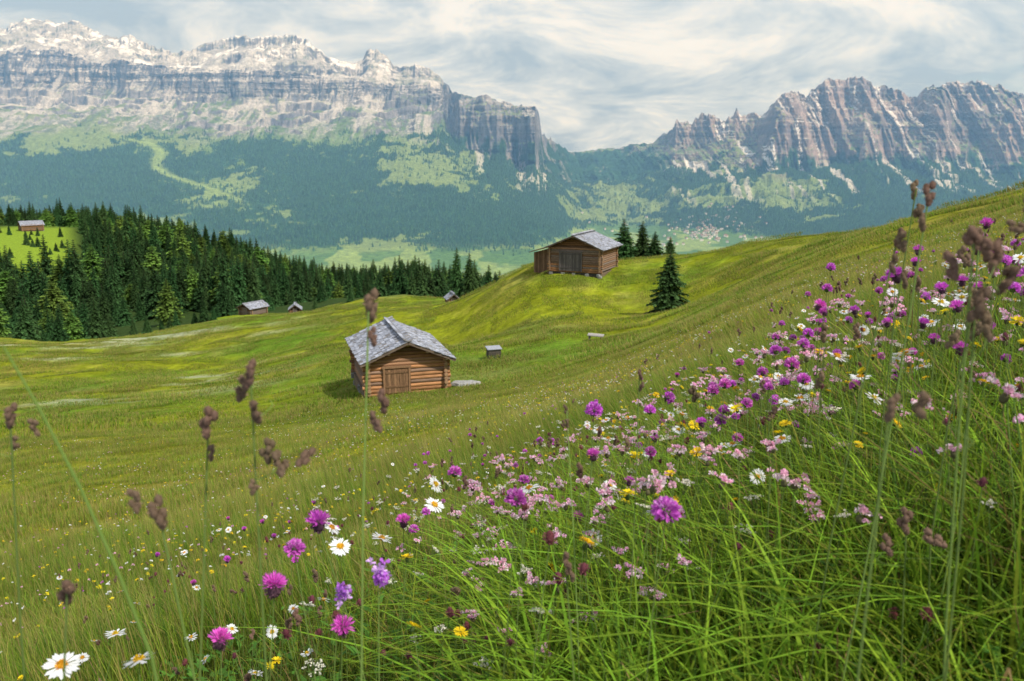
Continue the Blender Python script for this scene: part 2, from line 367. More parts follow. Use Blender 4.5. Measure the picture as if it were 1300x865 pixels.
b=N(nt,'ShaderNodeBump');b.inputs['Strength'].default_value=1;b.inputs['Distance'].default_value=25;L(n2.outputs[0],b.inputs['Height']);L(b.outputs[0],p.inputs['Normal'])
o=N(nt,'ShaderNodeOutputMaterial');L(p.outputs[0],o.inputs[0]);M_mtn=m
fastmesh('mountains',P,F,col.reshape(-1,3),M_mtn,True)

# ------------------------------------------------------------ instancing helper
def proto(name):
    return bpy.data.collections.new(name)
def scatter(name,pts,rots,scls,idx,coll):
    pts=np.asarray(pts,np.float32).reshape(-1,3);k=len(pts)
    me=bpy.data.meshes.new(name);me.vertices.add(k);me.vertices.foreach_set('co',pts.ravel())
    me.attributes.new('rot','FLOAT_VECTOR','POINT').data.foreach_set('vector',np.asarray(rots,np.float32).ravel())
    s=np.asarray(scls,np.float32)
    if s.ndim==1: s=np.repeat(s[:,None],3,1)
    me.attributes.new('scl','FLOAT_VECTOR','POINT').data.foreach_set('vector',s.ravel())
    me.attributes.new('pick','INT','POINT').data.foreach_set('value',np.asarray(idx,np.int32))
    ob=bpy.data.objects.new(name,me);scene.collection.objects.link(ob)
    ng=bpy.data.node_groups.new(name,'GeometryNodeTree')
    ng.interface.new_socket('Geometry',in_out='INPUT',socket_type='NodeSocketGeometry')
    ng.interface.new_socket('Geometry',in_out='OUTPUT',socket_type='NodeSocketGeometry')
    A=lambda t:ng.nodes.new(t)
    gi=A('NodeGroupInput');go=A('NodeGroupOutput');ip=A('GeometryNodeInstanceOnPoints');ci=A('GeometryNodeCollectionInfo')
    ci.inputs['Collection'].default_value=coll;ci.inputs['Separate Children'].default_value=True;ci.inputs['Reset Children'].default_value=True
    def na(nm,dt):
        q=A('GeometryNodeInputNamedAttribute');q.data_type=dt;q.inputs['Name'].default_value=nm
        return [o for o in q.outputs if o.enabled and o.name=='Attribute'][0]
    l=ng.links.new
    l(gi.outputs[0],ip.inputs['Points']);l(ci.outputs[0],ip.inputs['Instance']);ip.inputs['Pick Instance'].default_value=True
    l(na('pick','INT'),ip.inputs['Instance Index'])
    er=A('FunctionNodeEulerToRotation');l(na('rot','FLOAT_VECTOR'),er.inputs[0]);l(er.outputs[0],ip.inputs['Rotation'])
    l(na('scl','FLOAT_VECTOR'),ip.inputs['Scale']);l(ip.outputs[0],go.inputs[0])
    md=ob.modifiers.new('scatter','NODES');md.node_group=ng
    return ob
def zrot(k): 
    r=np.zeros((k,3));r[:,2]=rng.uniform(0,6.28,k);return r

# ------------------------------------------------------------ conifers
def conifer(name,H,Rm,coll,seed,larch=False,lean=0):
    g=np.random.default_rng(seed);B=MB()
    colb=np.array([.115,.20,.035]) if larch else np.array([.04,.088,.026])
    B.tube([[0,0,-.5],[0,0,H*.5],[0,0,H*.98]],[H*.018,H*.011,H*.002],[.10,.07,.05],6)
    nl=int(34)
    for i in range(nl):
        f=.06+.93*(i/nl)**.95
        R=Rm*((1-f)**.85)*g.uniform(.72,1.2)+.05*Rm
        if larch: R=Rm*(math.sin(min(1,(1-f)*1.25)*1.57)**.8)*g.uniform(.6,1.15)*.9
        nb=int(6+6*(1-f)+g.integers(0,3))
        ph=g.uniform(0,6.28)+np.arange(nb)*6.283/nb+g.uniform(-.25,.25,nb)
        Rl=R*g.uniform(.55,1.22,nb);dz=(-.30+.75*f**2)+g.uniform(-.12,.12,nb)
        for a,rl,d in zip(ph,Rl,dz):
            dr=np.array([math.cos(a),math.sin(a),d]);dr/=np.linalg.norm(dr);sd=np.array([-math.sin(a),math.cos(a),0])
            base=np.array([0,0,f*H]);ks=7
            s=np.linspace(.2,.95,ks)
            pts=base+dr*rl*s[:,None]+np.array([0,0,-.10*rl])*(s[:,None]**2)
            bs=[base[None]];ds=[dr[None]];ss=[sd[None]];Ls=[[rl]];Ws=[[rl*.22]]
            for sg in (1,-1):
                dd=norm(dr*.75+sd*sg*g.uniform(.5,1.0,(ks,1))+np.array([0,0,-.35])+g.normal(0,.12,(ks,3)))
                bs.append(pts);ds.append(dd);ss.append(norm(np.cross(dd,g.normal(0,1,(ks,3))+np.array([0,0,1.5]))));Ls.append(rl*.38*(1.15-s*.6));Ws.append(rl*.14*np.ones(ks))
            dd=norm(np.array([[0,0,-1.]])+dr*.35+g.normal(0,.25,(ks,3)))
            bs.append(pts);ds.append(dd);ss.append(np.repeat(sd[None],ks,0));Ls.append((.05+.035*g.random(ks))*H*(1.1-f));Ws.append(rl*.20*np.ones(ks))
            V,Fq=kites(np.vstack(bs),np.vstack(ds),np.vstack(ss),np.concatenate(Ls),np.concatenate(Ws))
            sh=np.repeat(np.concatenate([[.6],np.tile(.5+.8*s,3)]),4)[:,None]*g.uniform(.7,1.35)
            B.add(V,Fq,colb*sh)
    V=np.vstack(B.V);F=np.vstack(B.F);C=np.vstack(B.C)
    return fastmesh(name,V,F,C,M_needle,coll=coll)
PC=proto('conifer_prototypes')
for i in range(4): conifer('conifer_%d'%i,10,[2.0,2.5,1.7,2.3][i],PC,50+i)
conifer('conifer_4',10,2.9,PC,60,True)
conifer('conifer_5',8.5,3.0,PC,61,True)
PF=proto('far_conifer_prototypes')
for j in range(3):
    B=MB();g=np.random.default_rng(j)
    for k in range(4):
        z0=.05+k*.22;z1=min(z0+.42,1);R=.24*(1-k*.22);a=np.linspace(0,6.283,9)[:-1]
        rr_=R*g.uniform(.7,1.25,8)
        ring=np.stack([np.cos(a)*rr_,np.sin(a)*rr_,z0+g.uniform(-.03,.03,8)],-1)
        B.add(np.vstack([ring,[0,0,z1]]),[[q,(q+1)%8,8,8] for q in range(8)],np.array([.04,.105,.045])*g.uniform(.6,1.4))
    B.build('far_conifer_%d'%j,M_needle,coll=PF)
pf=fp.ravel()/fp.sum();ids=rng.choice(len(pf),85000,p=pf)
pp=P.reshape(-1,3)[ids].copy();pp[:,0]+=rng.uniform(-5,5,len(pp));pp[:,1]+=rng.uniform(-8,8,len(pp));pp[:,2]-=3
sc=rng.uniform(13,29,len(pp));scatter('mountain_forest',pp,zrot(len(pp)),np.stack([sc*1.2,sc*1.2,sc],-1),rng.integers(0,3,len(pp)),PF)

# near forest
tries=rng.uniform(0,1,(90000,2))
a=-.95+tries[:,0]*(.95+.02);y=165+tries[:,1]**.8*(520-165)
x=a*y
edge=np.interp(a,[-.95,-.62,-.5,-.42,-.36,-.3,-.22,-.16,-.1,-.05,.02],[165,158,172,182,200,222,245,215,205,165,150])+6*fbm(x/15,y/15,3,4)
keep=(y>edge)&~((a<-.50)&(y>262)&(y<455))&~((a>-.29)&(a<-.23)&(y<205))
keep&=~((fbm(x/30,y/30,3,44)>.33)&(a>-.5))
dens=rng.random(len(a))<(.035*(y/300)*1.35)
keep&=dens
x=x[keep];y=y[keep]
ordr=rng.permutation(len(x));acc=[];grid={}
for i in ordr:
    key=(int(x[i]//3.6),int(y[i]//3.6))
    if key in grid: continue
    grid[key]=1;acc.append(i)
x=x[acc];y=y[acc];z=ground(x,y)-.3
aa=x/y
H=rng.uniform(.6,1.3,len(x))*np.where(y<215,.85,1.1)*np.where((aa>-.07),1.05,1)*(1+.35*fbm(x/40,y/40,3,45))
H=np.where((aa<-.49)&(y>215)&(y<265),H*1.45,H)
idx=rng.choice(6,len(x),p=[.23,.23,.22,.18,.08,.06])
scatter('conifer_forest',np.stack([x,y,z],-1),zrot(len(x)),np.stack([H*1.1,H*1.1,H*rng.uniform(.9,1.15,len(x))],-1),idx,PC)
k=52;a=np.concatenate([rng.uniform(-.62,-.3,18),rng.uniform(-.66,-.52,24),rng.uniform(-.33,-.15,10)]);y=np.concatenate([rng.uniform(150,185,18),rng.uniform(300,440,24),rng.uniform(185,225,10)])
x=a*y;s=rng.uniform(.25,.55,k)
scatter('young_conifers',np.stack([x,y,ground(x,y)-.1],-1),zrot(k),np.stack([s*1.3,s*1.3,s],-1),rng.integers(0,4,k),PC)

def tree_obj(x,y,H,seed,R=.22,name='spruce_tree'):
    ob=conifer(name,H,H*R,scene.collection,seed);ob.location=(x,y,g1(x,y)-.1);ob.rotation_euler=(0,0,seed);return ob
tree_obj(14.9,80,5.9,201,.34)
tree_obj(16.2,124,6.9,202,.32);tree_obj(19.2,126,6.6,203,.32);tree_obj(17.6,130,6.2,204,.32);tree_obj(22.6,122,3.6,205,.32);tree_obj(20.4,122,4.4,206,.34)
tree_obj(-89,153,8.2,207,.26);tree_obj(-78,157,8.4,208,.24);tree_obj(-60.5,160,2.4,209,.34);tree_obj(-71,163,3.4,210,.32)

# ------------------------------------------------------------ log huts
def hut(name,x,y,z,alpha,W,L,wh,rise,oh=.45,ohf=.6,d=.21,door=True,warm=1.0,seed=1,leanto=False,grey=0,doorcol=(.2,.155,.125)):
    g=np.random.default_rng(seed)
    e=bpy.data.objects.new(name,None);scene.collection.objects.link(e)
    e.location=(x,y,z);e.rotation_euler=(0,0,math.radians(alpha))
    def lc():
        c=np.array([.34,.165,.072])*g.uniform(.45,1.2)*warm
        gr=np.array([.2,.165,.14])
        return c+(gr-c)*np.clip(g.uniform(-.3,.65)+grey,0,1)
    endc=np.array([.33,.2,.11])
    B=MB();nrow=int(round(wh/d))
    for i in range(nrow):
        zc=(i+.5)*d
        for yy in (0,L):
            r=d/2*g.uniform(.93,1.08);p=g.normal(0,.012,3)
            B.tube([[-W/2-.24-g.uniform(0,.14),yy+p[0],zc],[0,yy+p[1],zc+p[2]],[W/2+.24+g.uniform(0,.14),yy,zc]],r,lc(),10,capcol=endc)
        for xx in (-W/2,W/2):
            r=d/2*g.uniform(.95,1.08)
            c=lc()*(.75 if xx<0 else 1)  # left wall logs darkened, shade of that side put into the colour
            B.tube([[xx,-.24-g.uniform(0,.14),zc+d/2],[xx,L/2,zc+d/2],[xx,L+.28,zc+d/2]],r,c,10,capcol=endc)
    i=0
    while True:
        zc=wh+(i+.5)*d;hw=W/2*(1-(zc-wh)/rise)-.05
        if hw<.15: break
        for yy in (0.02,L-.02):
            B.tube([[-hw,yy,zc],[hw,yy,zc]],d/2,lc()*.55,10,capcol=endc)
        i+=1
    B.box((0,L/2,wh/2),(W-.06,L-.06,wh),(.03,.022,.016))
    B.build('log_walls',M_log,smooth=False,parent=e)
    B=MB()
    for fx in (0,-.5,.5,-1,1):
        zz=wh+rise*(1-abs(fx))-.02
        B.tube([[fx*W/2,-ohf+.06,zz],[fx*W/2,L+ohf-.06,zz]],.095,np.array([.22,.13,.07])*g.uniform(.8,1.1),8,capcol=(.33,.22,.13))
    hwid=W/2+oh;sl=rise/(W/2);ang=math.atan(sl)
    for sg in (-1,1):
        ln=hwid/math.cos(ang)
        R=Matrix.Rotation(sg*ang,3,'Y')
        for yy in (-ohf,L+ohf):
            B.box((sg*hwid/2,yy+(.0),wh+rise+.07-sl*hwid/2),(ln-.04,.05,.13),(.15,.11,.08),R)
    B.build('roof_beams',M_log,parent=e)
    B=MB()
    for sg in (-1,1):
        R=np.array(Matrix.Rotation(sg*ang,3,'Y'));ln=hwid/math.cos(ang)
        B.box((sg*hwid/2,L/2,wh+rise+.12-sl*hwid/2),(ln,L+2*ohf-.06,.04),(.12,.10,.08),R)
        nrw=int(ln/.235);
        for r_ in range(nrw+1):
            s=ln-(r_*.235)-.17
            yy=-ohf-.04-g.uniform(0,.06)
            while yy<L+ohf:
                w=g.uniform(.12,.26);lw=.36+g.uniform(-.05,.06)
                px=sg*math.cos(ang)*s;pz=-math.sin(ang)*s
                tilt=Matrix.Rotation(sg*(ang-.075+g.normal(0,.02)),3,'Y')@Matrix.Rotation(g.normal(0,.05),3,'X')@Matrix.Rotation(g.normal(0,.03),3,'Z')
                v=g.uniform(.5,1.2)
                c=np.array([.35,.36,.40])*v if g.random()<.85 else np.array([.22,.20,.18])*v
                B.box((px,yy+w/2,wh+rise+.175+pz+g.uniform(0,.016)),(lw,w-.010,.022),c,np.array(tilt))
                yy+=w
    for sg in (-1,1):
        B.box((sg*.10,L/2,wh+rise+.225-.10*sl),(.24,L+2*ohf+.06,.028),(.24,.24,.25),np.array(Matrix.Rotation(sg*ang,3,'Y')))
    B.build('shingle_roof',M_shingle,parent=e)
    B=MB()
    for xx,yy in [(-W/2,0),(W/2,0),(-W/2,L),(W/2,L),(-W/4,0),(W/4,0),(-W/2,L/2),(W/2,L/2),(0,0)]:
        for q in range(3):
            B.box((xx+g.uniform(-.2,.2),yy+g.uniform(-.12,.12),-.18-.22*q),(g.uniform(.35,.6),g.uniform(.3,.5),.26),np.array([.3,.29,.27])*g.uniform(.7,1.1),np.array(Matrix.Rotation(g.uniform(-.3,.3),3,'Z')))
    for q in range(3):
        for xx in (-W/2,W/2): B.box((xx,L/2,-.12-.22*q),(.3,L-.2,.215),(.17,.12,.08))
        B.box((0,L,-.13-.22*q),(W-.4,.26,.21),(.17,.12,.08))
    B.box((0,.04,-.3),(W-.5,.2,.56),(.05,.045,.04))
    B.build('stone_footing',M_stone,parent=e)
    if door:
        B=MB();dw,dh,dx=door
        nb=int(dw/.16)
        for q in range(nb):
            B.box((dx-dw/2+(q+.5)*dw/nb,-d/2-.035,dh/2+.18+g.uniform(-.01,.01)),(dw/nb-.012,.05,dh),np.array(doorcol)*g.uniform(.6,1.2))
        for sx in (-1,1): B.box((dx+sx*(dw/2+.06),-d/2-.05,dh/2+.2),(.11,.11,dh+.12),np.array(doorcol)*1.1)
        B.box((dx,-d/2-.05,dh+.3),(dw+.3,.13,.12),np.array(doorcol)*1.1)
        for zz in (.45,dh-.1): B.box((dx,-d/2-.075,zz+.1),(dw-.05,.03,.1),np.array(doorcol)*.75)
        B.build('plank_door',M_plank,parent=e)
    if leanto:
        B=MB();lw=2.5
        x0=-W/2-lw
        for q in range(int(lw/.17)):
            xx=x0+(q+.5)*.17;hh=wh-.15-(1-(xx-x0)/lw)*.75
            B.box((xx,.9,hh/2-.2),(.155,.05,hh+.4),np.array([.24,.14,.08])*g.uniform(.5,1.15))
        for q in range(int((L-1.2)/.17)):
            hh=wh-.9
            B.box((x0,.9+(q+.5)*.17,hh/2-.2),(.05,.155,hh+.4),np.array([.2,.13,.08])*g.uniform(.6,1.1))
        B.build('lean_to_walls',M_plank,parent=e)
        B=MB();an=math.atan(.75/lw);R=np.array(Matrix.Rotation(-an,3,'Y'))
        B.box((-W/2-lw/2-.15,L/2+.3,wh-.37),(lw+.8,L-.2,.07),(.2,.15,.11),R)
        yy=.1
        while yy<L+.2:
            w=g.uniform(.14,.24)
            for q in range(3):
                B.box((-W/2-lw/2-.15+(q-1)*.98*math.cos(an),yy+w/2,wh-.31+(q-1)*.98*math.sin(an)),(1.12,w-.01,.03),np.array([.3,.3,.31])*g.uniform(.6,1.1),np.array(Matrix.Rotation(-an-.03,3,'Y')))
            yy+=w
        B.build('lean_to_roof',M_shingle,parent=e)
    return e
hut('log_hut',-5.83,46.0,-12.85,17,4.3,5.9,2.05,.92,oh=.5,ohf=.62,door=(1.3,1.35,-.6),warm=1.3,seed=3,doorcol=(.24,.135,.07))
hut('log_barn',7.6,103.0,g1(8.0,103)+.22,-24,6.4,6.2,3.0,1.35,oh=.7,ohf=.8,d=.25,door=(2.7,2.2,-.5),seed=5,leanto=True,warm=.9,grey=.15,doorcol=(.13,.11,.10))
hut('hay_hut',-52.6,166,g1(-52.6,166)+.1,-32,3.3,3.8,1.5,.8,d=.22,door=(1.0,1.2,0),seed=8,warm=.5,grey=.4)
hut('hay_hut',-49.0,190,g1(-49,190)+.1,12,2.2,2.4,1.2,.8,d=.22,door=(.7,1.0,0),seed=9,warm=.6)
hut('hay_hut',-9.6,138,g1(-9.6,138)-.2,15,1.5,1.8,1.3,.6,d=.22,door=(.6,1.0,0),seed=10,warm=.8)
hut('alpine_farmhouse',-232,405,g1(-232,405),-50,7,9,2.6,1.8,d=.3,door=(1.4,2,0),seed=11,warm=.9)

B=MB();B.box((0,0,.3),(.95,.6,.6),(.07,.06,.05));B.box((0,-.02,.66),(1.1,.78,.05),(.30,.31,.34),np.array(Matrix.Rotation(.15,3,'X')))
for sx in (-.4,.4): B.box((sx,0,-.08),(.08,.5,.2),(.1,.08,.06))
for q in range(4): B.box((0,-.315,.08+q*.15),(.93,.03,.12),np.array([.1,.085,.07])*(.8+.1*q))
ob=B.build('wooden_crate',M_plank);ob.location=(-1.35,61,g1(-1.35,61)+.1);ob.rotation_euler=(0,0,.3)
B=MB()
for q in range(3): B.box((0,(q-1)*.3,.3),(1.2,.27,.06),np.array([.36,.33,.30])*(.85+.1*q))
for sx in (-.45,.45): B.box((sx,0,.13),(.12,.7,.26),(.2,.17,.14))
ob=B.build('wooden_bench',M_plank);ob.location=(6.3,63,g1(6.3,63)+.05);ob.rotation_euler=(0,.06,-.2)
B=MB();g=np.random.default_rng(4)
for q in range(5):
    c=np.array([g.uniform(-.6,.6),g.uniform(-.4,.4),.05]);a=np.linspace(0,6.283,9)[:-1];r_=g.uniform(.25,.5,8)
    r1=np.stack([np.cos(a)*r_*1.3,np.sin(a)*r_,0*a],-1);r2=r1*.8+[0,0,.16]
    V=np.vstack([r1,r2,[0,0,.2]])+c
    B.add(V,[[i,(i+1)%8,8+(i+1)%8,8+i] for i in range(8)]+[[8+i,8+(i+1)%8,16,16] for i in range(8)],np.array([.30,.29,.27])*g.uniform(.7,1.1))
ob=B.build('flat_stones',M_stone);ob.location=(-2.9,48,g1(-2.9,48)+.06)

# village in the valley
B=MB();g=np.random.default_rng(12)
def mzat(a,y):
    c=int(round((a+.75)/1.5*(NC-1)));return float(np.interp(y,MY2[:,c],MZ[:,c]))
for q in range(150):
    if q<115: a_=g.normal(.225,.026);y_=g.normal(6150,220)
    else: a_=g.uniform(.08,.3);y_=g.uniform(5500,7000)
    zz=mzat(a_,y_);c=np.array([a_*y_,y_,zz+5]);w,l,hh=g.uniform(12,18),g.uniform(13,24),g.uniform(10,14)
    R=np.array(Matrix.Rotation(g.uniform(0,3.14),3,'Z'))
    B.box(c,(w,l,hh),np.array([.82,.80,.76])*g.uniform(.75,1.02),R)
    rf=np.array([[-w/2-1,-l/2-1,hh/2],[w/2+1,-l/2-1,hh/2],[w/2+1,l/2+1,hh/2],[-w/2-1,l/2+1,hh/2],[0,-l/2-1,hh/2+4],[0,l/2+1,hh/2+4]])@R.T+c
    B.add(rf,[[0,1,4,4],[1,2,5,4],[2,3,5,5],[3,0,4,5]],np.array([.26,.14,.09]) if g.random()<.6 else np.array([.35,.35,.36]))
B.build('valley_village',M_stone)

# ------------------------------------------------------------ grass
def blades(n,px,py,pz,h,lean,w,col,segs=4,g=rng,droop=.35,tipcol=None):
    phi=g.uniform(0,6.283,n);dx=np.stack([np.cos(phi),np.sin(phi),np.zeros(n)],-1)
    ps=phi+g.uniform(.9,2.2,n);sx=np.stack([np.cos(ps),np.sin(ps),np.zeros(n)],-1)
    t=np.linspace(0,1,segs+1)
    base=np.stack([px,py,pz],-1)
    P_=base[:,None]+dx[:,None]*(lean[:,None,None]*(t[None,:,None]**2))+np.array([0,0,1.])*((h[:,None]*(t[None]-droop*(lean/h)[:,None].clip(0,1.2)*t[None]**3))[...,None])
    ww=w[:,None]*(1-t[None]**1.6*.93)
    V=np.stack([P_-sx[:,None]*ww[...,None]/2,P_+sx[:,None]*ww[...,None]/2],2)
    k=(segs+1)*2;idx=np.arange(n)[:,None]*k
    Fq=[np.concatenate([idx+2*i,idx+2*i+1,idx+2*i+3,idx+2*i+2],1) for i in range(segs)]
    F_=np.stack(Fq,1).reshape(-1,4)
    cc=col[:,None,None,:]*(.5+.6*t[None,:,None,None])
    if tipcol is not None:
        f=(t**2)[None,:,None,None]*.6;cc=cc*(1-f)+tipcol*f
    C_=np.broadcast_to(cc,V.shape)
    return V.reshape(-1,3),F_,C_.reshape(-1,3)
def bcol(n,g=rng,kind=0):
    pal=np.array([[.12,.25,.022],[.20,.33,.025],[.28,.37,.035],[.07,.17,.02],[.37,.33,.07],[.36,.25,.10]])
    p={0:[.25,.28,.18,.14,.08,.07],1:[.12,.27,.30,.03,.22,.06]}[kind]
    return pal[g.choice(6,n,p=p)]*g.uniform(.7,1.25,(n,1))
def sector(n,r0,r1,a0,a1,pw=.5):
    th_=np.radians(rng.uniform(a0,a1,n));u=rng.random(n);r=(r0**2+(r1**2-r0**2)*u)**.5 if pw==.5 else r0+(r1-r0)*u
    return r*np.sin(th_),r*np.cos(th_)
x,y=sector(46000,.55,4.2,-52,58,1)
z=ground(x,y);tall=sst(-.5,.45,x/np.maximum(y,.3)+.12*fbm(x/.5,y/.5,2,8)*2)
clump=.75+.5*sst(-.3,.3,fbm(x/.22,y/.22,3,18))
h=(.14+.40*tall)*rng.uniform(.5,1.2,len(x))*clump
h=np.where((y<.9)&(h>.45),.45,h)
w=rng.uniform(.002,.0068,len(x))*(.65+.75*tall)
lean=h*rng.uniform(.1,.95,len(x))
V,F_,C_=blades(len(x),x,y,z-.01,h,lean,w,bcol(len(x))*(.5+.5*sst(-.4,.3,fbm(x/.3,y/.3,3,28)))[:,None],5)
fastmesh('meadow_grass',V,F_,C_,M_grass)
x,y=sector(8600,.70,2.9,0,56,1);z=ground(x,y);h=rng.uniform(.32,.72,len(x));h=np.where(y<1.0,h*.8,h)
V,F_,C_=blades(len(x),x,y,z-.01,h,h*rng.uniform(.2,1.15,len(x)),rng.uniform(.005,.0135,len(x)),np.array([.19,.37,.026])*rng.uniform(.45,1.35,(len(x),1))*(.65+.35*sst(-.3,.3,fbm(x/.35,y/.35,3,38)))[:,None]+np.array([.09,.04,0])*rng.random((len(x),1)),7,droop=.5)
fastmesh('long_grass',V,F_,C_,M_grass)
# broad-leaved herbs low in the sward
nh=6500;x,y=sector(nh,.8,3.6,-45,56,1);z=ground(x,y)+rng.uniform(.02,.34,nh)*sst(-.8,.3,x/y)
ph=rng.uniform(0,6.283,nh);el=rng.uniform(-.2,.8,nh);d=norm(np.stack([np.cos(ph),np.sin(ph),el],-1));sdv=norm(np.stack([-np.sin(ph),np.cos(ph),rng.normal(0,.3,nh)],-1))
V,F_=kites(np.stack([x,y,z],-1),d,sdv,rng.uniform(.03,.075,nh),rng.uniform(.012,.026,nh),.5)
fastmesh('meadow_herb_leaves',V,F_,np.repeat(np.array([.10,.22,.03])*rng.uniform(.6,1.4,(nh,1)),4,0),M_grass)

def patch(name,coll,size,nb,hmin,hmax,wmin,wmax,seed,stalk=.2,kind=1):
    g=np.random.default_rng(seed)
    px=g.uniform(-size/2,size/2,nb)*1.15;py=g.uniform(-size/2,size/2,nb)*1.15
    h=g.uniform(hmin,hmax,nb);c=bcol(nb,g,kind)
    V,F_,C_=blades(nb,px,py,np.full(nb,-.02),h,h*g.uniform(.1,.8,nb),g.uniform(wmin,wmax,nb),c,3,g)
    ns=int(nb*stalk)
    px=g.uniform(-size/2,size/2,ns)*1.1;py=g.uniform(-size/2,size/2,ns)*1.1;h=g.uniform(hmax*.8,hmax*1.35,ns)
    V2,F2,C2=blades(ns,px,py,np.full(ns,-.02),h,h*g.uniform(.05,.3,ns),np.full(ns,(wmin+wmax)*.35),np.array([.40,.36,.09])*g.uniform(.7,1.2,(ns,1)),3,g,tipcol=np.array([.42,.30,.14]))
    return fastmesh(name,np.vstack([V,V2]),np.vstack([F_,F2+len(V)]),np.vstack([C_,C2]),M_grass,coll=coll)
PB=proto('pb')
for i in range(4): patch('patch_b%d'%i,PB,.6,420,.12,.30,.002,.0055,300+i,.12,0 if i<2 else 1)
PCc=proto('pc')
for i in range(4): patch('patch_c%d'%i,PCc,1.6,700,.08,.22,.006,.014,320+i,.22)
PD=proto('pd')
for i in range(3): patch('patch_d%d'%i,PD,5,1500,.08,.24,.02,.05,340+i,.22)
def cover(name,r0,r1,step,coll,nvar,a0=-50,a1=50,sc=1):
    xs=np.arange(-r1,r1,step);ys=np.arange(0,r1,step);gx,gy=np.meshgrid(xs,ys);gx=gx.ravel()+rng.uniform(-.3,.3,gx.size)*step;gy=gy.ravel()+rng.uniform(-.3,.3,gy.size)*step
    r=np.hypot(gx,gy);t=np.degrees(np.arctan2(gx,gy));k=(r>r0)&(r<r1)&(t>a0)&(t<a1)
    gx=gx[k];gy=gy[k];gz=ground(gx,gy)
    e=.3;sx=(ground(gx+e,gy)-gz)/e;sy=(ground(gx,gy+e)-gz)/e
    rots=np.stack([np.arctan(sy),-np.arctan(sx),np.zeros(len(gx))],-1)
    s=rng.uniform(.85,1.15,len(gx))*sc
    hs=np.clip(1+fbm(gx/3,gy/3,3,61)*.9,.35,1.7)
    scatter(name,np.stack([gx,gy,gz],-1),rots,np.stack([s,s,s*hs],-1),rng.integers(0,nvar,len(gx)),coll)
cover('near_meadow_grass',3.2,13,.5,PB,4)
cover('mid_meadow_grass',11,45,1.4,PCc,4)
cover('far_meadow_grass',42,165,4.6,PD,3,-42,42)

# ------------------------------------------------------------ flowers
def head_kites(n,rad,len_,wid,pol0,pol1,col,g,jit=.2,centre=(0,0,0),inner=0.3):
    u=g.random(n);ct=np.cos(pol0)+(np.cos(pol1)-np.cos(pol0))*u;stt=np.sqrt(1-ct**2);ph=g.uniform(0,6.283,n)
    d=norm(np.stack([stt*np.cos(ph),stt*np.sin(ph),ct],-1)+g.normal(0,jit,(n,3)))
    sd=norm(np.cross(d,g.normal(0,1,(n,3))))
    V,F_=kites(np.array(centre)+d*rad*inner,d,sd,len_*g.uniform(.7,1.2,n),wid*g.uniform(.7,1.3,n),.75)
    return V,F_,np.repeat(col*g.uniform(.7,1.25,(n,1)),4,0)
def blob(B,c,r,col,k=8,m=5):
    t=np.linspace(0,1,m)*math.pi;P_=np.array([[c[0],c[1],c[2]-math.cos(q)*r[2]] for q in t]);B.tube(P_,np.sin(t)*r[0]+1e-5,col,k,cap=False)
